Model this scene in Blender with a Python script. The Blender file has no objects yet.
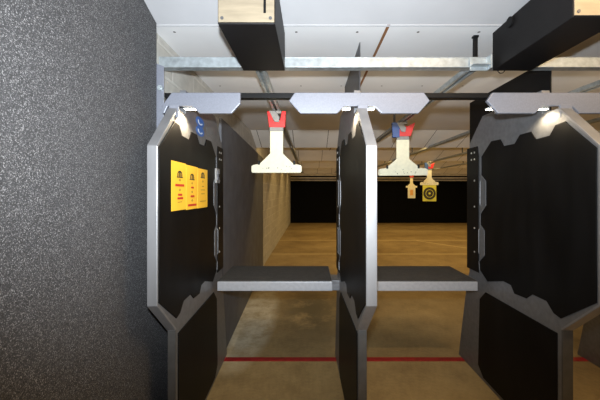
import bpy, bmesh, math, random
from mathutils import Vector, Matrix
random.seed(7)
S = bpy.context.scene
C = S.collection
EYE = 1.6

# ------------------------------------------------------------------ materials
def mat(name, col, rough=0.6, metal=0.0, noise=0.0, nscale=20.0, bump=0.0, bscale=60.0, emit=None, estr=0.0, spec=0.5, stretch=None):
    m = bpy.data.materials.new(name); m.use_nodes = True
    nt = m.node_tree; N = nt.nodes; L = nt.links
    b = N['Principled BSDF']
    b.inputs['Base Color'].default_value = (*col, 1)
    b.inputs['Roughness'].default_value = rough
    b.inputs['Metallic'].default_value = metal
    b.inputs['Specular IOR Level'].default_value = spec
    tc = N.new('ShaderNodeTexCoord'); vec = tc.outputs['Object']
    if stretch:
        mp = N.new('ShaderNodeMapping'); mp.inputs['Scale'].default_value = stretch
        L.new(vec, mp.inputs['Vector']); vec = mp.outputs['Vector']
    if noise:
        t = N.new('ShaderNodeTexNoise'); t.inputs['Scale'].default_value = nscale; t.inputs['Detail'].default_value = 5
        L.new(vec, t.inputs['Vector'])
        r = N.new('ShaderNodeValToRGB')
        r.color_ramp.elements[0].position = 0.3; r.color_ramp.elements[1].position = 0.7
        r.color_ramp.elements[0].color = (*[c*(1-noise) for c in col], 1)
        r.color_ramp.elements[1].color = (*[min(1, c*(1+noise)) for c in col], 1)
        L.new(t.outputs['Fac'], r.inputs['Fac']); L.new(r.outputs['Color'], b.inputs['Base Color'])
    if bump:
        t2 = N.new('ShaderNodeTexNoise'); t2.inputs['Scale'].default_value = bscale; t2.inputs['Detail'].default_value = 3
        L.new(vec, t2.inputs['Vector'])
        bp = N.new('ShaderNodeBump'); bp.inputs['Strength'].default_value = bump; bp.inputs['Distance'].default_value = 0.004
        L.new(t2.outputs['Fac'], bp.inputs['Height']); L.new(bp.outputs['Normal'], b.inputs['Normal'])
    if emit:
        b.inputs['Emission Color'].default_value = (*emit, 1); b.inputs['Emission Strength'].default_value = estr
    return m

class NB:
    """small node builder"""
    def __init__(self, name):
        self.m = bpy.data.materials.new(name); self.m.use_nodes = True
        self.N = self.m.node_tree.nodes; self.L = self.m.node_tree.links
        self.b = self.N['Principled BSDF']
        self.pos = self.N.new('ShaderNodeTexCoord').outputs['Object']
        s = self.N.new('ShaderNodeSeparateXYZ'); self.L.new(self.pos, s.inputs[0]); self.x, self.y, self.z = s.outputs
    def math(self, op, a, b=None, c=None, clamp=False):
        n = self.N.new('ShaderNodeMath'); n.operation = op; n.use_clamp = clamp
        for i, v in enumerate((a, b, c)):
            if v is None: continue
            if isinstance(v, (int, float)): n.inputs[i].default_value = v
            else: self.L.new(v, n.inputs[i])
        return n.outputs[0]
    def noise(self, scale, detail=4, vec=None, rough=0.5):
        n = self.N.new('ShaderNodeTexNoise'); n.inputs['Scale'].default_value = scale; n.inputs['Detail'].default_value = detail
        n.inputs['Roughness'].default_value = rough
        self.L.new(vec or self.pos, n.inputs['Vector']); return n.outputs['Fac']
    def ramp(self, fac, stops):
        n = self.N.new('ShaderNodeValToRGB'); e = n.color_ramp.elements
        while len(e) < len(stops): e.new(0.5)
        for el, (p, c) in zip(e, stops):
            el.position = p; el.color = (*c, 1) if not isinstance(c, float) else (c, c, c, 1)
        self.L.new(fac, n.inputs['Fac']); return n.outputs['Color']
    def mix(self, fac, a, b, mode='MIX'):
        n = self.N.new('ShaderNodeMix'); n.data_type = 'RGBA'; n.blend_type = mode
        for i, v in ((0, fac), (6, a), (7, b)):
            if isinstance(v, (int, float)): n.inputs[i].default_value = v
            elif isinstance(v, tuple): n.inputs[i].default_value = (*v, 1)
            else: self.L.new(v, n.inputs[i])
        return n.outputs[2]
    def comb(self, x, y, z):
        n = self.N.new('ShaderNodeCombineXYZ')
        for i, v in enumerate((x, y, z)):
            if isinstance(v, (int, float)): n.inputs[i].default_value = v
            else: self.L.new(v, n.inputs[i])
        return n.outputs[0]
    def bump(self, h, strength, dist):
        n = self.N.new('ShaderNodeBump'); n.inputs['Strength'].default_value = strength; n.inputs['Distance'].default_value = dist
        self.L.new(h, n.inputs['Height']); self.L.new(n.outputs['Normal'], self.b.inputs['Normal'])
    def color(self, c): self.L.new(c, self.b.inputs['Base Color'])
    def line(self, v, at, half):   # 1 where |v-at|<half
        return self.math('LESS_THAN', self.math('ABSOLUTE', self.math('SUBTRACT', v, at)), half)

# painted concrete block
n = NB('painted_block')
bt = n.N.new('ShaderNodeTexBrick')
bt.inputs['Scale'].default_value = 1.0; bt.inputs['Brick Width'].default_value = 0.4; bt.inputs['Row Height'].default_value = 0.2
bt.inputs['Mortar Size'].default_value = 0.012; bt.inputs['Mortar Smooth'].default_value = 0.3
bt.inputs['Color1'].default_value = (0.54, 0.52, 0.47, 1); bt.inputs['Color2'].default_value = (0.46, 0.44, 0.40, 1)
bt.inputs['Mortar'].default_value = (0.60, 0.58, 0.53, 1)
n.L.new(n.comb(n.y, n.z, 0.0), bt.inputs['Vector'])
n.color(n.mix(0.5, bt.outputs['Color'], n.ramp(n.noise(9, 6), [(0.3, (0.55, 0.55, 0.55)), (0.7, (1.0, 1.0, 1.0))]), 'MULTIPLY'))
n.b.inputs['Roughness'].default_value = 0.75
n.bump(n.math('SUBTRACT', n.math('MULTIPLY', n.noise(120), 0.2), bt.outputs['Fac']), 0.6, 0.006)
M_BLOCK = n.m

# rubber granule acoustic cover
n = NB('granule_foam')
v = n.N.new('ShaderNodeTexVoronoi'); v.inputs['Scale'].default_value = 340; v.inputs['Randomness'].default_value = 1
n.L.new(n.pos, v.inputs['Vector'])
sp = n.N.new('ShaderNodeSeparateColor'); n.L.new(v.outputs['Color'], sp.inputs[0])
n.color(n.ramp(sp.outputs[0], [(0.0, (0.026, 0.026, 0.028)), (0.62, (0.048, 0.048, 0.051)), (0.82, (0.10, 0.098, 0.103)), (1.0, (0.27, 0.265, 0.272))]))
n.b.inputs['Roughness'].default_value = 0.6
n.bump(n.math('ADD', v.outputs['Distance'], n.math('MULTIPLY', sp.outputs[1], 0.8)), 0.6, 0.005)
M_FOAM = n.m

# concrete floor, stained, with joints
n = NB('stained_concrete')
big = n.noise(0.9, 6, rough=0.65); med = n.noise(3.2, 7, rough=0.7); fine = n.noise(26, 5, rough=0.7)
c = n.ramp(big, [(0.32, (0.25, 0.195, 0.125)), (0.5, (0.34, 0.275, 0.18)), (0.68, (0.41, 0.34, 0.235))])
c = n.mix(0.45, c, n.ramp(med, [(0.33, (0.40, 0.38, 0.36)), (0.5, (0.85, 0.85, 0.85)), (0.7, (1.1, 1.1, 1.1))]), 'MULTIPLY')
c = n.mix(0.5, c, n.ramp(fine, [(0.3, (0.6, 0.6, 0.6)), (0.6, (1.0, 1.0, 1.0))]), 'MULTIPLY')
# worn pale patch along the left side behind the first booth
dx = n.math('ADD', n.x, 0.72); dy = n.math('SUBTRACT', n.y, 3.8)
d = n.math('ADD', n.math('POWER', n.math('MULTIPLY', dx, 3.0), 2.0), n.math('POWER', n.math('MULTIPLY', dy, 0.8), 2.0))
pm = n.math('MULTIPLY', n.math('MULTIPLY', n.math('SUBTRACT', 1.0, d, clamp=True), 1.5, clamp=True), n.math('MULTIPLY', n.math('SUBTRACT', n.noise(5.5, 8, rough=0.75), 0.28), 3.2, clamp=True), clamp=True)
c = n.mix(pm, c, (0.58, 0.59, 0.62))
# dark oily stains around the first lane
dx = n.math('SUBTRACT', n.x, 0.05); dy = n.math('SUBTRACT', n.y, 4.1)
d = n.math('ADD', n.math('POWER', n.math('MULTIPLY', dx, 1.7), 2.0), n.math('POWER', n.math('MULTIPLY', dy, 1.0), 2.0))
pm = n.math('MULTIPLY', n.math('SUBTRACT', 1.0, d, clamp=True), n.math('MULTIPLY', n.math('SUBTRACT', n.noise(2.3, 8, rough=0.75), 0.34), 6.0, clamp=True), clamp=True)
c = n.mix(pm, c, (0.09, 0.08, 0.06))
j = None
for at, h in ((7.74, .045), (9.95, .05), (12.3, .05)):
    l = n.line(n.y, at, h); j = l if j is None else n.math('MAXIMUM', j, l)
dg = n.math('MULTIPLY', n.line(n.math('ADD', n.y, n.math('MULTIPLY', n.x, 1.35)), 14.6, .08), n.math('GREATER_THAN', n.x, 3.5))
j = n.math('MAXIMUM', j, dg)
c = n.mix(n.math('MULTIPLY', j, 0.7), c, (0.62, 0.56, 0.44))
c = n.mix(1.0, c, (1.0, .89, .63), 'MULTIPLY')
n.color(c); n.b.inputs['Roughness'].default_value = 0.5
n.bump(fine, 0.25, 0.004)
M_FLOOR = n.m

# ceiling sheets: pale painted board, seams every 0.61 m, screw heads
def board(name, col, seam_w=0.006, rows=True):
    n = NB(name)
    fx = n.math('FRACT', n.math('ADD', n.math('DIVIDE', n.math('ADD', n.x, 0.30), 0.61), 40.0))
    s = n.math('LESS_THAN', fx, seam_w/0.61)
    c = n.mix(0.6, col, n.ramp(n.noise(2.5, 5), [(0.3, (0.85, 0.85, 0.85)), (0.7, (1, 1, 1))]), 'MULTIPLY')
    c = n.mix(s, c, (0.03, 0.02, 0.015))
    n.color(c); n.b.inputs['Roughness'].default_value = 0.7
    n.bump(n.noise(160, 2), 0.08, 0.002)
    return n.m
M_BAFFLE = board('baffle_board', (0.80, 0.79, 0.76), 0.009)
# flat ceiling: wider sheets, rare seam with brown joint, screws
n = NB('ceiling_board')
c = n.mix(0.6, (0.74, 0.74, 0.75), n.ramp(n.noise(2.2, 6), [(0.3, (0.86, 0.86, 0.86)), (0.7, (1, 1, 1))]), 'MULTIPLY')
s = n.line(n.x, 0.495, 0.010)
c = n.mix(s, c, (0.22, 0.10, 0.04))
gx = n.math('SUBTRACT', n.math('FRACT', n.math('ADD', n.math('DIVIDE', n.math('ADD', n.x, 0.09), 0.4), 40.5)), 0.5)
gx = n.math('MULTIPLY', gx, 0.4)
ss = None
for at in (1.97, 2.97):
    gy = n.math('SUBTRACT', n.y, at)
    r = n.math('ADD', n.math('MULTIPLY', gx, gx), n.math('MULTIPLY', gy, gy))
    l = n.math('LESS_THAN', r, 0.009**2); ss = l if ss is None else n.math('MAXIMUM', ss, l)
c = n.mix(ss, c, (0.10, 0.09, 0.085))
n.color(c); n.b.inputs['Roughness'].default_value = 0.7
M_CEIL = n.m

M_STEEL   = mat('grey_steel', (0.20, 0.205, 0.22), 0.42, 0.55, noise=0.12, nscale=30, bump=0.03)
M_PLATE   = mat('grey_painted_steel', (0.20, 0.21, 0.25), 0.45, 0.3, noise=0.08, nscale=120)
M_TRIM    = mat('bright_steel_edge', (0.27, 0.27, 0.28), 0.45, 0.6, noise=0.10, nscale=14, stretch=(1, 1, .3))
M_GALV    = mat('galvanized_steel', (0.40, 0.44, 0.46), 0.45, 0.55, noise=0.22, nscale=26)
M_RUBBER  = mat('black_rubber', (0.0038, 0.0038, 0.0041), 0.5, 0, noise=0.45, nscale=7, bump=0.05, bscale=200, spec=0.15, stretch=(1, 1, .25))
M_BLACK   = mat('black_steel', (0.004, 0.004, 0.0044), 0.5, 0, noise=0.2, spec=0.2)
M_DARK    = mat('dark_grey_steel', (0.075, 0.075, 0.08), 0.5, 0.2, noise=0.15)
M_TRIM_SHADE    = mat('shaded_steel_edge', (0.07, 0.068, 0.066), 0.5, 0.2, noise=0.15)  # same edging as the upper trim, with the shade low down put into its colour
M_GUARD   = mat('grey_rubber_sheet', (0.10, 0.105, 0.122), 0.6, 0, noise=0.18, nscale=6, bump=0.06, bscale=120)
M_MAT     = mat('shelf_mat', (0.03, 0.03, 0.031), 0.65, 0, noise=0.3, nscale=30, bump=0.15, bscale=300)
M_SHELF   = mat('shelf_steel', (0.34, 0.35, 0.38), 0.45, 0.3, noise=0.08, nscale=40)
M_CURTAIN = mat('black_curtain', (0.004, 0.004, 0.004), 0.95, 0, noise=0.2, spec=0.05)
M_BOX     = mat('motor_box_black', (0.0065, 0.006, 0.0065), 0.5, 0.0, noise=0.2, spec=0.2)
M_BOXFACE = mat('motor_box_faceplate', (0.27, 0.225, 0.16), 0.5, 0.2, noise=0.12, nscale=9, stretch=(1, 1, 6))
M_CREAM   = mat('cream_plastic', (0.76, 0.74, 0.56), 0.5, 0, noise=0.06, nscale=30)
M_RED     = mat('red_plastic', (0.62, 0.02, 0.025), 0.4, 0, noise=0.08)
M_BLUE    = mat('blue_plastic', (0.03, 0.08, 0.26), 0.45, 0, noise=0.1)
M_GREY    = mat('grey_plastic', (0.24, 0.24, 0.24), 0.5, 0, noise=0.1)
M_SCREW   = mat('zinc_screw', (0.75, 0.75, 0.73), 0.3, 0.7, noise=0.05)
M_YELLOW  = mat('yellow_paper', (0.88, 0.50, 0.035), 0.6, 0, noise=0.04, nscale=8)
M_INK     = mat('black_ink', (0.03, 0.025, 0.01), 0.6, 0, noise=0.1)
M_BROWNINK= mat('faded_ink', (0.30, 0.17, 0.02), 0.6, 0, noise=0.1)
M_REDINK  = mat('red_ink', (0.50, 0.03, 0.015), 0.6, 0, noise=0.1)
M_LOGOBLUE= mat('decal_blue', (0.02, 0.12, 0.42), 0.4, 0, noise=0.05)
M_LOGOWHT = mat('decal_white', (0.60, 0.68, 0.78), 0.5, 0, noise=0.05)
M_LOGOGRY = mat('decal_grey', (0.16, 0.16, 0.165), 0.5, 0, noise=0.05)
M_REDLINE = mat('red_floor_paint', (0.30, 0.010, 0.015), 0.45, 0, noise=0.25, nscale=14)
M_LENS    = mat('lamp_lens', (0.9, 0.85, 0.75), 0.4, emit=(1, 0.86, 0.62), estr=14)
M_TAN     = mat('tan_board', (0.50, 0.47, 0.42), 0.7, 0, noise=0.2, nscale=5)
M_PAPER   = mat('target_paper', (0.78, 0.66, 0.30), 0.7, 0, noise=0.05)
M_GREEN   = mat('target_green', (0.72, 0.66, 0.07), 0.6, 0, noise=0.1)
M_ORANGE  = mat('target_orange', (0.75, 0.38, 0.10), 0.6, 0, noise=0.1)

# ------------------------------------------------------------------ mesh helpers
def link(name, bm, m, parent=None, bevel=0, smooth=False):
    bmesh.ops.remove_doubles(bm, verts=bm.verts, dist=1e-6)
    bmesh.ops.recalc_face_normals(bm, faces=bm.faces)
    me = bpy.data.meshes.new(name); bm.to_mesh(me); bm.free()
    me.materials.append(m)
    o = bpy.data.objects.new(name, me); C.objects.link(o)
    if parent: o.parent = parent
    if bevel:
        b = o.modifiers.new('bevel', 'BEVEL'); b.width = bevel; b.segments = 2; b.limit_method = 'ANGLE'; b.angle_limit = math.radians(40)
    if smooth:
        for p in me.polygons: p.use_smooth = True
    return o
def box(bm, x0, x1, y0, y1, z0, z1):
    vs = [bm.verts.new((x, y, z)) for x in (x0, x1) for y in (y0, y1) for z in (z0, z1)]
    for f in ((0, 1, 3, 2), (4, 6, 7, 5), (0, 4, 5, 1), (2, 3, 7, 6), (0, 2, 6, 4), (1, 5, 7, 3)):
        bm.faces.new([vs[i] for i in f])
def prism(bm, pts, a0, a1, axis='x'):
    """polygon pts extruded along axis from a0 to a1.  x: pts=(y,z);  y: pts=(x,z);  z: pts=(x,y)"""
    def P(p, a):
        return (a, p[0], p[1]) if axis == 'x' else ((p[0], a, p[1]) if axis == 'y' else (p[0], p[1], a))
    A = [bm.verts.new(P(p, a0)) for p in pts]; B = [bm.verts.new(P(p, a1)) for p in pts]
    fa = bm.faces.new(A); fb = bm.faces.new(B)
    k = len(pts)
    for i in range(k): bm.faces.new((A[i], A[(i+1) % k], B[(i+1) % k], B[i]))
def cyl(bm, p0, p1, r, seg=14):
    p0, p1 = Vector(p0), Vector(p1); d = p1-p0
    q = d.to_track_quat('Z', 'Y')
    A, B = [], []
    for i in range(seg):
        a = 2*math.pi*i/seg; v = q @ Vector((math.cos(a)*r, math.sin(a)*r, 0))
        A.append(bm.verts.new(p0+v)); B.append(bm.verts.new(p1+v))
    bm.faces.new(A); bm.faces.new(B)
    for i in range(seg): bm.faces.new((A[i], A[(i+1) % seg], B[(i+1) % seg], B[i]))
def tube(bm, pts, r, seg=8):
    for a, b in zip(pts, pts[1:]): cyl(bm, a, b, r, seg)
def BM(): return bmesh.new()
def thing(name, label, cat, loc=(0, 0, 0), group=None):
    o = bpy.data.objects.new(name, None); C.objects.link(o); o.location = loc; o.empty_display_size = .1
    o['label'] = label; o['category'] = cat
    if group: o['group'] = group
    return o
def tag(o, label, cat, group=None):
    o['label'] = label; o['category'] = cat
    if group: o['group'] = group
    return o
def part(name, bm, m, root, bevel=0, smooth=False):
    """mesh built in world coordinates, parented to a root without moving"""
    o = link(name, bm, m, None, bevel, smooth)
    r = root; off = Vector((0, 0, 0))
    while r is not None: off += r.location; r = r.parent
    for v in o.data.vertices: v.co -= off
    o.parent = root
    return o
def struct(name, bm, m):
    o = link(name, bm, m); o['kind'] = 'structure'; return o

# ------------------------------------------------------------------ setting
XL, XR, YB = -1.01, 8.6, 15.5
ZC = 2.65
b = BM(); box(b, XL-.2, XR+.2, -2.2, YB+.2, -.15, 0); struct('floor', b, M_FLOOR)
b = BM(); box(b, XL-.2, XL, -2.2, YB+.2, 0, 3.25); struct('wall_left', b, M_BLOCK)
b = BM(); box(b, XR, XR+.2, -2.2, YB+.2, 0, 3.25); struct('wall_right', b, M_BLOCK)
b = BM(); box(b, XL, XR, YB, YB+.2, 0, 3.0); struct('wall_back', b, M_CURTAIN)
b = BM(); box(b, XL, XR, -2.2, -2.0, 0, 3.25); struct('wall_front', b, M_TAN)
b = BM()
box(b, XL, XR, 1.886, YB, ZC, ZC+.12)
box(b, XL, XR, -2.0, .62, 3.13, 3.25)
struct('ceiling', b, M_CEIL)

# sloped near ceiling panel, and the row of sloped baffles down the lanes
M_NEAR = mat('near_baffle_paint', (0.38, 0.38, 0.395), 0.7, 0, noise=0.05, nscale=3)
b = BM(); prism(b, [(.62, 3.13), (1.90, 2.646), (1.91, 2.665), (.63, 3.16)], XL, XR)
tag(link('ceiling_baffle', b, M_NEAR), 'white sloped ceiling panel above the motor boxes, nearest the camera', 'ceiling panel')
names = ['pale sloped ceiling baffle just beyond the booths, first and largest of the row',
         'tan-lit sloped ceiling baffle, second of the row down the lanes',
         'tan-lit sloped ceiling baffle, third of the row down the lanes',
         'narrow tan-lit ceiling baffle, last of the row before the black back wall']
for k, y0 in enumerate((5.08, 7.55, 10.0, 12.5)):
    zb = EYE + (.835 if k < 3 else .79)
    b = BM(); prism(b, [(y0, ZC-.002), (y0+.57, zb), (y0+.59, zb+.012), (y0+.05, ZC-.002)], XL+.003, XR-.003)
    tag(link('ceiling_baffle', b, M_BAFFLE), names[k], 'ceiling panel', 'sloped baffles down the lanes')
# slats over the bullet trap
for k, (z, y) in enumerate(((2.45, 14.3), (2.33, 14.75), (2.23, 15.15))):
    b = BM(); prism(b, [(y, z), (y+.05, z-.07), (y+.08, z-.07), (y+.03, z)], XL, XR)
    tag(link('trap_slat', b, M_TAN), ['highest', 'middle', 'lowest'][k]+' of the thin tan slats across the lanes above the black back wall', 'slat', 'slats above the black back wall')

# red line on the floor
b = BM(); box(b, XL+.02, XR-.02, 2.835, 2.90, 0.0, .003)
tag(link('floor_line', b, M_REDLINE), 'red safety line painted across the concrete floor below the shelves', 'floor line')

# acoustic covering on the near left wall
b = BM(); prism(b, [(-1.9, 0.0), (2.35, 0.0), (2.35, 1.89), (1.88, 1.89), (1.88, 3.05), (-1.9, 3.05)], XL, -.96)
tag(link('acoustic_wall_panel', b, M_FOAM, bevel=.004), 'large speckled black granular acoustic panel covering the left wall', 'wall panel')
# grey guard sheet that angles from the first booth out to the block wall
b = BM(); prism(b, [(-.845, 2.86), (-.985, 6.3), (-1.009, 6.3), (-.87, 2.86)], 0.0, 2.31, 'z')
tag(link('wall_guard_panel', b, M_GUARD, bevel=.003), 'tall dark grey guard sheet between left booth and block wall', 'wall panel')
# steel bracket on the wall behind the foam
br = thing('wall_bracket', 'pale steel bracket plate with a bolt on the left wall above the booth', 'bracket', (-.99, 1.93, 2.0))
b = BM(); prism(b, [(-1.0, 1.97), (-.958, 1.97), (-.918, 2.06), (-.918, 2.39), (-1.0, 2.42)], 1.882, 1.890, 'y'); part('plate', b, M_PLATE, br, .003)
b = BM(); cyl(b, (-.935, 1.868, 2.25), (-.935, 1.882, 2.25), .018, 6); cyl(b, (-.935, 1.855, 2.25), (-.935, 1.882, 2.25), .009)
part('bolt', b, M_GALV, br)

# ------------------------------------------------------------------ booth partitions
OUT_UP  = [(1.745, .80), (1.52, 1.03), (1.52, 1.83), (1.70, 2.02), (1.775, 2.095), (1.895, 2.095), (1.90, 2.245), (2.55, 2.245), (2.76, 2.04), (2.76, .87)]
OUT_LOW = [(2.80, .78), (2.96, 0.0), (1.745, 0.0)]
JAG_TOP = [(1.705, 1.99), (1.718, 2.007), (1.788, 2.0), (1.83, 1.945), (1.94, 1.942), (1.985, 2.0), (2.09, 2.0), (2.145, 1.945), (2.265, 1.948), (2.305, 2.005), (2.42, 2.01)]
FAR     = [(2.56, 1.90), (2.56, 1.745), (2.49, 1.69), (2.49, 1.49), (2.57, 1.41), (2.57, 1.32), (2.51, 1.276), (2.51, 1.07), (2.59, 1.0), (2.58, .93)]
JAG_BOT = [(2.47, .862), (2.27, .925), (2.183, .922), (2.147, .872), (2.03, .880), (1.975, .926), (1.855, .926), (1.80, .872), (1.75, .862)]
UPPER_PAD = [(1.53, 1.035), (1.53, 1.825)] + JAG_TOP + FAR + JAG_BOT
LOWER_PAD = [(1.775, .05), (1.775, .765), (2.50, .765), (2.585, .68), (2.61, .10), (2.53, .03), (1.79, .03)]

def offset_strip(pts, t):
    """ribbon of thickness t on the near (smaller y) side of an open (y,z) polyline"""
    out = []
    for i, p in enumerate(pts):
        p = Vector(p); ns = []
        for a, c in ((i-1, i), (i, i+1)):
            if a < 0 or c >= len(pts): continue
            d = (Vector(pts[c])-Vector(pts[a])).normalized(); ns.append(Vector((-d.y, d.x)))
        nrm = sum(ns, Vector((0, 0))).normalized()
        k = 1/max(.4, nrm.dot(ns[0]))
        out.append(tuple(p+nrm*t*k))
    return pts + out[::-1]

def partition(x0, x1, label, yaw=0.0, top_bar=True):
    xm = (x0+x1)/2
    t = thing('booth_partition', label, 'partition', (xm, 2.1, 0), 'shooting booth partitions')
    b = BM(); prism(b, OUT_UP+OUT_LOW, x0+.006, x1-.006); part('steel_frame', b, M_STEEL, t, .003)
    lowest = [(1.745, 0.005), (1.745, .80)]
    b = BM(); prism(b, offset_strip([(1.745, .806), (1.52, 1.03), (1.52, 1.83), (1.70, 2.02), (1.765, 2.085)], .012), x0-.001, x1+.001)
    e = part('edge_trim', b, M_TRIM, t, .003); e['label'] = 'bright steel edging of upper half'
    b = BM(); prism(b, offset_strip(lowest, .010), x0+.002, x1-.002); e = part('edge_trim', b, M_TRIM_SHADE, t, .002); e['label'] = 'steel edging of lower half, shade in its colour'
    b = BM(); box(b, x0+.004, x1+.008, 1.752, 1.768, 2.035, 2.112); part('top_bracket', b, M_PLATE, t, .002)
    for s, xa, xb in ((-1, x0, x0+.012), (1, x1-.012, x1)):
        b = BM(); prism(b, UPPER_PAD, xa, xb); part('upper_pad', b, M_RUBBER, t, .003)
        b = BM(); prism(b, LOWER_PAD, xa, xb); part('lower_pad', b, M_RUBBER, t, .003)
        face = xa if s < 0 else xb
        b = BM()
        xo = (x0-.001, x0+.012) if s < 0 else (x1-.012, x1+.001)
        prism(b, [(2.60, .90), (2.60, 1.90), (2.62, 2.0), (2.79, 2.0), (2.79, .90)], *xo)
        st = part('mounting_strip', b, M_BLACK, t, .002); st['label'] = 'black strip on the far edge'
        edge = xo[0] if s < 0 else xo[1]
        for y, z in ((2.66, 1.95), (2.71, 1.95), (2.66, 1.89), (2.71, 1.89), (2.66, 1.70), (2.66, 1.47), (2.66, 1.28), (2.66, 1.07)):
            b = BM(); cyl(b, (edge-.003, y, z), (edge+.003, y, z), .0085, 8); part('screw', b, M_SCREW, st)
        for z0, z1, yy in ((1.48, 1.70, 2.56), (1.065, 1.285, 2.58)):
            if s > 0 and z0 > 1.4 and not top_bar: continue
            b = BM(); tube(b, [(face+s*.0, yy, z0), (face+s*.009, yy, z0+.012), (face+s*.009, yy, z1-.012), (face, yy, z1)], .0035, 8)
            part('grab_bar', b, M_STEEL, t)
        # narrow steel lip that follows the notched far edge of the pad
        b = BM()
        pts = FAR
        for p, q in zip(pts, pts[1:]):
            tube(b, [(face+s*.001, p[0], p[1]), (face+s*.001, q[0], q[1])], .0035, 6)
        part('pad_lip', b, M_STEEL, t)
    t.rotation_euler = (0, 0, yaw)
    return t

PL = partition(-.837, -.787, 'left booth partition beside speckled wall, with yellow notices on its black pad', .03, False)
PM = partition(.266, .320, 'middle booth partition seen nearly edge-on between the two grey shelves', .03)
PR = partition(1.46, 1.525, 'right booth partition with wide black pad facing the camera')
PF = partition(2.63, 2.69, 'farthest right booth partition glimpsed past the right partition at the frame edge')

# decal on the left partition: two blue lozenges and grey marks beside them
def ell(bm, cy, cz, ry, rz, x0, x1, seg=24):
    prism(bm, [(cy+ry*math.cos(2*math.pi*i/seg), cz+rz*math.sin(2*math.pi*i/seg)) for i in range(seg)], x0, x1)
FX = -.7935
for cz in (2.105, 2.04):
    b = BM(); ell(b, 2.17, cz, .085, .037, FX, FX+.002)
    dec = part('decal', b, M_LOGOBLUE, PL); dec['label'] = 'round blue emblem sticker'
    b = BM()
    for k in range(9):
        a0, a1 = math.radians(150+k*22), math.radians(150+(k+1)*22)
        prism(b, [(2.17+r*.052*math.cos(a), cz+r*.021*math.sin(a)) for r, a in ((1, a0), (1, a1), (.6, a1), (.6, a0))], FX+.002, FX+.003)
    part('emblem_mark', b, M_LOGOWHT, dec)
for cz in (2.085, 2.02):
    b = BM(); ell(b, 2.40, cz, .09, .03, FX, FX+.0015)
    part('decal', b, M_LOGOGRY, PL)['label'] = 'faint grey emblem sticker'
# control box on the left partition
b = BM(); box(b, -.789, -.772, 2.52, 2.62, 1.675, 1.80); cb = part('control_box', b, M_GREY, PL, .004); cb['label'] = 'grey control box'
b = BM(); box(b, -.772, -.768, 2.545, 2.60, 1.70, 1.785); part('cover_plate', b, M_PLATE, cb, .002)
b = BM(); box(b, -.768, -.764, 2.56, 2.587, 1.725, 1.755); part('button', b, M_BLACK, cb, .002)

# ------------------------------------------------------------------ yellow notices
def notice(y0, w, ztop, h, label, marks):
    piv = Vector((-.812, 2.1, 0)); X = -.7868
    t = thing('notice', label, 'notice', (X, y0+w/2, ztop-h), 'yellow notices on the left partition')
    b = BM(); box(b, X, X+.0012, y0, y0+w, ztop-h, ztop); part('paper', b, M_YELLOW, t)
    X += .0012
    def R(bm, u0, u1, v0, v1): box(bm, X-.0002, X+.0006, y0+u0*w, y0+u1*w, ztop-v1*h, ztop-v0*h)
    bi = BM()
    # arched emblem: two legs, an arch and a bar
    cu, cv = marks['emblem']
    for k in range(8):
        a0, a1 = math.pi*k/8, math.pi*(k+1)/8
        prism(bi, [(y0+w*(cu+.17*r*math.cos(a)), ztop-h*(cv-.075*r*math.sin(a))) for r, a in ((1, a0), (1, a1), (.62, a1), (.62, a0))], X-.0002, X+.0006)
    R(bi, cu-.17, cu-.10, cv-.01, cv+.06); R(bi, cu+.10, cu+.17, cv-.01, cv+.06); R(bi, cu-.22, cu+.22, cv+.055, cv+.075); R(bi, cu-.05, cu+.05, cv-.06, cv+.06)
    for u0, u1, v0, v1 in marks.get('red', ()):
        b = BM(); R(b, u0, u1, v0, v1); part('red_bar', b, M_REDINK, t)
    for u, v in marks.get('icons', ()):
        bb = BM(); seg = 10
        for k in range(seg):
            a0, a1 = 2*math.pi*k/seg, 2*math.pi*(k+1)/seg
            prism(bb, [(y0+w*(u+.07*r*math.cos(a)), ztop-h*(v-.026*r*math.sin(a))) for r, a in ((1, a0), (1, a1), (.45, a1), (.45, a0))], X-.0002, X+.0005)
        part('printed_icon', bb, M_BROWNINK, t)
    for u0, u1, v in marks.get('lines', ()):
        b = BM(); R(b, u0, u1, v-.008, v+.008); part('printed_line', b, M_BROWNINK, t)
    part('printed_emblem', bi, M_INK, t)
    rot = Matrix.Rotation(.03, 4, 'Z')
    t.location = piv + rot @ (t.location-piv); t.rotation_euler = (0, 0, .03)
notice(1.672, .212, 1.777, .285, 'yellow notice nearest the camera, leftmost of three, with wide red bar near middle',
       dict(emblem=(.55, .25), red=((.24, .86, .455, .505), (.42, .72, .655, .70), (.38, .78, .73, .775)), icons=((.55, .37), (.55, .575)), lines=((.4, .7, .83),)))
notice(1.888, .206, 1.772, .285, 'middle of the three yellow notices, with a red bar at its bottom',
       dict(emblem=(.50, .25), red=((.40, .64, .48, .52), (.36, .70, .68, .725), (.14, .88, .88, .93)), icons=((.5, .40), (.5, .60), (.5, .80)), lines=()))
notice(2.098, .218, 1.768, .283, 'yellow notice farthest from camera, rightmost of three, without red bars',
       dict(emblem=(.50, .16), red=(), icons=((.5, .32),), lines=((.4, .62, .45), (.3, .72, .54), (.34, .68, .64), (.2, .82, .83))))

# ------------------------------------------------------------------ shelves
def shelf(x0, x1, label, bx):
    t = thing('booth_shelf', label, 'shelf', ((x0+x1)/2, 2.73, .78), 'booth shelves')
    b = BM(); box(b, x0, x1, 2.48, 2.98, .781, .858); part('tray', b, M_SHELF, t, .004)
    b = BM(); box(b, x0+.004, x1-.004, 2.486, 2.975, .858, .866); part('rubber_mat', b, M_MAT, t, .002)
    for a, c in bx:
        b = BM(); box(b, a, c, 2.62, 2.80, .80, .83); box(b, a, c, 2.62, 2.635, .74, .83)
        part('bracket', b, M_STEEL, t, .002)
shelf(-.767, .185, 'grey steel shelf with black mat between left and middle partitions', ((.185, .275),))
shelf(.41, 1.388, 'grey steel shelf with black mat between middle and right partitions', ((.333, .41), (1.388, 1.459)))

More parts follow.
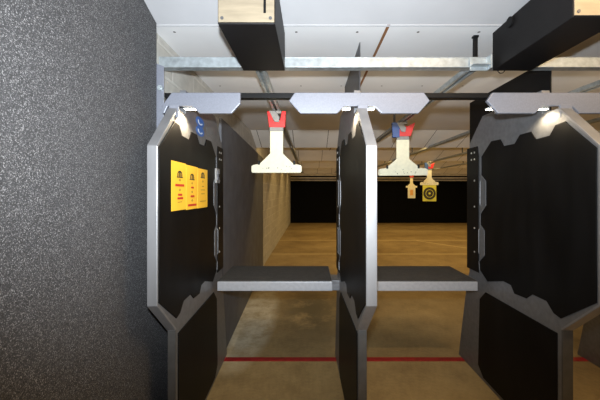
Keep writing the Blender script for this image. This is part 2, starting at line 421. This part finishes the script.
# ------------------------------------------------------------------ overhead beam, plates, booth lamps
b = BM(); box(b, XL+.12, 6.0, 1.832, 1.885, 2.176, 2.206)
tag(link('overhead_beam', b, M_BLACK, bevel=.003), 'long black steel beam running across the tops of the booth partitions', 'beam')
def fascia(cx, label, left=None):
    L0, R0 = cx-.425, cx+.425
    pts = [(L0+.035, 2.20), (L0, 2.15), (L0+.068, 2.074), (cx-.135, 2.074), (cx-.088, 2.118), (cx+.088, 2.118), (cx+.135, 2.074), (R0-.068, 2.074), (R0, 2.15), (R0-.035, 2.20)]
    if left is not None:      # shorter end plate that stops at the wall
        pts = [(left+.055, 2.20), (left, 2.125), (left, 2.075), (left+.012, 2.075), (left+.03, 2.118), (cx+.088, 2.118), (cx+.135, 2.074), (-.475, 2.074), (-.42, 2.135), (-.42, 2.20)]
    t = thing('fascia_plate', label, 'plate', (cx, 1.81, 2.074), 'grey plates on the overhead beam')
    b = BM(); prism(b, pts, 1.808, 1.832, 'y'); part('plate', b, M_PLATE, t, .004)
    return t
fascia(-.80, 'grey chamfered plate on beam above the left partition', left=-.89)
fascia(.298, 'grey chamfered plate on beam above the middle partition, in full view')
fascia(1.4925, 'grey chamfered plate on beam above the right partition, at frame edge')
fascia(2.66, 'grey chamfered plate on beam above farthest right partition')

def lamp(x, y, z, label, power, w=.06, aim=(0, 0, -1)):
    t = thing('booth_lamp', label, 'lamp', (x, y, z), 'small lamps under the overhead beam')
    b = BM(); box(b, x-w/2-.004, x+w/2+.004, y-.016, y+.016, z, z+.008); part('housing', b, M_GALV, t, .002)
    b = BM(); box(b, x-w/2, x+w/2, y-.0155, y+.0155, z-.003, z); part('lens', b, M_LENS, t)
    l = bpy.data.lights.new('booth_lamp_light', 'SPOT'); l.energy = power; l.color = (1, .80, .52); l.spot_size = math.radians(150); l.spot_blend = .6; l.shadow_soft_size = .02
    o = bpy.data.objects.new('booth_lamp_light', l); C.objects.link(o); o.location = (x, y, z-.012)
    o.rotation_euler = Vector(aim).to_track_quat('-Z', 'Y').to_euler()
lamp(-.735, 1.849, 2.110, 'small bright lamp under beam at the top of left partition', 24, .07)
lamp(.224, 1.849, 2.110, 'small bright lamp under beam on left side of middle partition', 12, .045)
lamp(.372, 1.849, 2.110, 'small bright lamp under beam on right side of middle partition', 12, .045)
lamp(1.420, 1.849, 2.110, 'bright lamp under beam lighting the top of right partition', 9, .075)
lamp(1.57, 1.849, 2.110, 'small lamp under beam just right of the right partition', 3, .04)
lamp(1.115, 1.849, 2.110, 'small lamp at left end of the plate above right partition', 1, .05)

# ------------------------------------------------------------------ strut, gussets, rails, motor boxes
b = BM()
box(b, XL+.002, 6.0, 2.0, 2.006, 2.43, 2.50); box(b, XL+.002, 6.0, 2.0, 2.045, 2.426, 2.432); box(b, XL+.002, 6.0, 2.0, 2.045, 2.494, 2.50)
box(b, XL+.002, 6.0, 1.985, 2.006, 2.426, 2.430)
tag(link('support_strut', b, M_GALV, bevel=.0015), 'long galvanized steel strut running across below the white ceiling', 'strut')
for px, lab, m, y0, y1 in (
        ([(.353, ZC), (.353, 2.20), (.318, 2.20), (.318, 2.21), (.347, 2.21), (.347, ZC)], 'dark grey hanger plate rising from middle partition to the ceiling', M_DARK, 2.10, 3.0),
        ([(1.66, 2.52), (1.66, 2.10), (1.65, 2.10), (1.65, 2.52)], 'black hanger plate above the right partition, under the right motor box', M_BLACK, 2.06, 3.1)):
    b = BM(); prism(b, px, y0, y1, 'y')
    h = tag(link('hanger_plate', b, m, bevel=.002), lab, 'hanger plate', 'hanger plates over the partitions')
    if m is M_BLACK:
        b = BM(); box(b, 1.526, 1.65, 2.15, 2.55, 2.105, 2.115); link('mounting_foot', b, m, h, .001)
def rail(x, label):
    b = BM(); z = 2.425
    box(b, x-.032, x+.032, 2.05, 14.0, z+.030, z+.034)
    for s in (-1, 1):
        box(b, x+s*.032-.002, x+s*.032+.002, 2.05, 14.0, z, z+.034); box(b, x+s*.022-.010, x+s*.022+.010, 2.05, 14.0, z-.002, z+.002)
    t = thing('target_rail', label, 'rail', (x, 2.0, z), 'target rails down the lanes')
    part('track', b, M_GALV, t, .001)
    # hangers up to the ceiling
    for y in (3.9, 6.6, 9.0, 11.4):
        b = BM(); box(b, x-.012, x+.012, y, y+.02, z+.034, ZC); part('drop_rod', b, M_DARK, t)
rail(-.34, 'galvanized target rail over the left lane, starting behind the left motor box')
rail(1.10, 'galvanized target rail over the second lane, starting left of the right motor box')
rail(2.25, 'galvanized target rail over the third lane, right of the second lane')
rail(3.36, 'galvanized target rail holding the round bullseye target, far right')
rail(4.60, 'galvanized target rail holding the smallest distant target')

def motor(x0, x1, label, y0=1.43, y1=1.982, knob=False):
    t = thing('motor_box', label, 'box', ((x0+x1)/2, (y0+y1)/2, 2.40), 'black target motor boxes under the ceiling')
    b = BM(); prism(b, [(y0, 2.40), (y0, 2.655), (y1, 2.650), (y1, 2.40)], x0, x1); part('case', b, M_BOX, t, .004)
    b = BM(); box(b, x0+.004, x1-.004, y0-.005, y0, 2.408, 2.652); f = part('faceplate', b, M_BOXFACE, t, .001); f['label'] = 'cream metal face plate'
    b = BM(); box(b, x1-.055, x1-.043, y0-.0065, y0-.0045, 2.45, 2.62); part('slot', b, M_BLACK, f)
    b = BM(); box(b, x0+.03, x1-.03, y0+.05, y0+.08, 2.645, 2.646+.378*(1.90-y0-.08)); part('hanger', b, M_DARK, t)
    for sx in (x0+.022, x1-.022):
        b = BM(); cyl(b, (sx, y0-.008, 2.426), (sx, y0-.004, 2.426), .008, 10); part('screw', b, M_DARK, f)
    if knob:
        b = BM(); cyl(b, (x0-.012, 1.80, 2.62), (x0+.01, 1.80, 2.62), .03, 16); part('knob', b, M_BLACK, t)
        b = BM(); pts = [(x0+.05+.022*math.cos(a), 1.97, 2.40-.020*math.sin(a)) for a in [math.pi*i/8 for i in range(9)]]; tube(b, pts, .003, 6); part('wire_loop', b, M_BLACK, t)
motor(-.440, -.166, 'black motor box with cream face under the ceiling above left booth')
motor(1.205, 1.455, 'black motor box high at upper right corner, its dark side facing the camera', 1.375, 1.982, True)
b = BM(); box(b, 1.10, 1.125, 2.01, 2.03, 2.502, ZC-.004); box(b, 1.095, 1.13, 2.005, 2.035, ZC-.012, ZC)
tag(link('hanger_strap', b, M_BLACK, bevel=.002), 'short black strap hanging from ceiling left of the right motor box', 'strap')
b = BM(); box(b, 1.055, 1.175, 1.93, 1.984, 2.424, 2.43); box(b, 1.055, 1.175, 1.976, 1.985, 2.40, 2.49); box(b, 1.165, 1.175, 1.93, 1.984, 2.40, 2.49)
tag(link('strut_bracket', b, M_GALV, bevel=.002), 'galvanized corner bracket on the strut beside the right motor box', 'bracket')

# ------------------------------------------------------------------ target carriers
def carrier(x, y, label, ztop=2.425, yaw=0.0, blue=False, wide=1.0, sc=1.0):
    t = thing('target_carrier', label, 'target carrier', (x, y, ztop), 'cream target carriers hanging from the rails')
    t.rotation_euler = (0, 0, yaw); t.scale = (sc,)*3
    def P(name, bm, m, par=t, bevel=0, smooth=False):
        return link(name, bm, m, par, bevel, smooth)
    # all local: hangs down from z=0
    zt = -.235
    prof = [(-.066, -.205), (.066, -.205), (.066, -.435), (.175, -.540), (.235, -.548), (.256, -.562), (.256, -.615), (.246, -.630), (-.246, -.630), (-.256, -.615), (-.256, -.562), (-.235, -.548), (-.175, -.540), (-.066, -.435)]
    off = 0
    b = BM(); prism(b, [(p[0]*wide, p[1]+off) for p in prof], -.010, .010, 'y'); body = P('body', b, M_CREAM, bevel=.003)
    rnd = random.Random(int(abs(x*100)))
    for i in range(10):
        px, pz = rnd.uniform(-.17, .17), rnd.uniform(-.61, -.56)
        b = BM(); cyl(b, (px, -.0115, pz), (px, .0115, pz), rnd.uniform(.003, .006), 6); P('bullet_hole', b, M_INK, body)
    for s in (-1, 1):
        b = BM(); box(b, s*.18-.011, s*.18+.011, -.018, .018, -.548, -.506); P('peg', b, M_BLACK, bevel=.003)
    b = BM(); box(b, -.070, .070, -.016, .016, -.207, -.165); P('collar', b, M_GREY, bevel=.003)
    # red fork: two prongs joined at the bottom
    b = BM(); prism(b, [(-.04, -.03), (.05, -.05), (.14, -.006), (.09, -.168), (-.06, -.168)] if blue else [(-.095, -.005), (-.05, -.005), (-.035, -.10), (.035, -.10), (.055, -.004), (.095, -.005), (.088, -.168), (-.075, -.168)], -.022, .022, 'y')
    cl = P('clamp', b, M_RED, bevel=.004); cl['label'] = 'red forked clamp'
    b = BM(); prism(b, [(-.075, -.004), (-.01, -.004), (.035, -.07), (.025, -.12), (-.02, -.115)], -.036, -.014, 'y'); P('hook', b, M_GREY, cl, .004)
    b = BM(); box(b, -.05, .05, -.03, .03, -.03, -.002); P('trolley', b, M_GREY, bevel=.004)
    if blue:
        b = BM(); prism(b, [(-.13, -.004), (-.04, -.004), (-.04, -.18), (-.12, -.18)], -.034, .018, 'y'); P('side_grip', b, M_BLUE, cl, .004)
    return t
carrier(-.34, 3.06, 'cream T-shaped target carrier with red clamp in left lane, behind left shelf')
carrier(1.10, 3.56, 'cream T-shaped target carrier with red and blue clamp in the second lane', blue=True, yaw=-.12, wide=1.12)
carrier(3.36, 8.45, 'distant cream target carrier holding the yellow bullseye target', blue=True)
carrier(4.60, 13.6, 'smallest, most distant cream target carrier, left of the bullseye target', yaw=0)
def disc(bm, cx, cz, r, y0, y1, seg=28):
    prism(bm, [(cx+r*math.cos(2*math.pi*i/seg), cz+r*math.sin(2*math.pi*i/seg)) for i in range(seg)], y0, y1, 'y')
t = thing('paper_target', 'square yellow paper target with black round bullseye, hanging from distant carrier', 'target', (3.36, 8.434, 1.33))
b = BM(); box(b, 3.36-.19, 3.36+.19, 8.434, 8.440, 1.34, 1.79); part('sheet', b, M_GREEN, t)
b = BM(); disc(b, 3.36, 1.56, .175, 8.429, 8.434); part('bullseye', b, M_INK, t)
b = BM()
for r0, r1 in ((.10, .112),):
    seg = 28
    for i in range(seg):
        a0, a1 = 2*math.pi*i/seg, 2*math.pi*(i+1)/seg
        prism(b, [(3.36+r*math.cos(a), 1.56+r*math.sin(a)) for r, a in ((r0, a0), (r0, a1), (r1, a1), (r1, a0))], 8.425, 8.429, 'y')
disc(b, 3.36, 1.56, .03, 8.425, 8.429, 14)
part('rings', b, M_GREEN, t)
t = thing('paper_target', 'small cream paper target with orange centre, farthest away', 'target', (4.6, 13.56, 1.3))
b = BM(); box(b, 4.6-.17, 4.6+.17, 13.583, 13.590, 1.32, 1.80); part('sheet', b, M_CREAM, t)
b = BM(); box(b, 4.6-.07, 4.6+.07, 13.578, 13.583, 1.45, 1.70); part('centre_mark', b, M_ORANGE, t)

# ------------------------------------------------------------------ lights
def area(name, loc, sx, sy, e, col, aim=(0, 0, -1)):
    l = bpy.data.lights.new(name, 'AREA'); l.shape = 'RECTANGLE'; l.size = sx; l.size_y = sy; l.energy = e; l.color = col
    o = bpy.data.objects.new(name, l); C.objects.link(o); o.location = loc
    o.rotation_euler = Vector(aim).to_track_quat('-Z', 'Y').to_euler(); return o
WARM = (1.0, .67, .25)
for y, e in ((5.80, 70), (8.27, 72), (10.72, 72), (13.22, 50)):
    area('lane_light', (3.6, y, 2.60), 8.5, .05, e, WARM, (0, .1, -1))
# unseen fill light added behind the beam to brighten the ceiling down the lanes
area('ceiling_fill', (3.5, 2.10, 2.27), 8.6, .05, 16, (1.0, .82, .58), (0, 1, .16)).data.spread = math.radians(80)
# ceiling lights of the room behind the firing line
area('room_light', (1.7, .80, 2.96), 2.6, .08, 55, (1.0, .70, .38))
# camera flash
l = bpy.data.lights.new('camera_flash', 'SPOT'); l.energy = 460; l.color = (.88, .95, 1.0); l.spot_size = math.radians(118); l.spot_blend = 1; l.shadow_soft_size = .03
o = bpy.data.objects.new('camera_flash', l); C.objects.link(o); o.location = (-.01, -.02, EYE+.16)
o.rotation_euler = Vector((-.06, 1, .24)).to_track_quat('-Z', 'Y').to_euler(); o.scale = (1.4, 1, 1)   # a flash tube throws a wide, low pattern

w = bpy.data.worlds.new('world'); S.world = w; w.use_nodes = True
w.node_tree.nodes['Background'].inputs[0].default_value = (1.0, .85, .65, 1); w.node_tree.nodes['Background'].inputs[1].default_value = .01

# ------------------------------------------------------------------ camera
cam = bpy.data.cameras.new('camera'); F = 300.0
cam.sensor_fit = 'HORIZONTAL'; cam.sensor_width = 36; cam.lens = F/600*36
cam.shift_x = -10/600; cam.shift_y = -8/600; cam.clip_start = .02
co = bpy.data.objects.new('camera', cam); C.objects.link(co); co.location = (0, 0, EYE); co.rotation_euler = (math.pi/2, 0, 0)
S.camera = co
S.view_settings.view_transform = 'Standard'; S.view_settings.look = 'None'; S.view_settings.exposure = 0.0; S.view_settings.gamma = 1
S.view_settings.use_curve_mapping = False
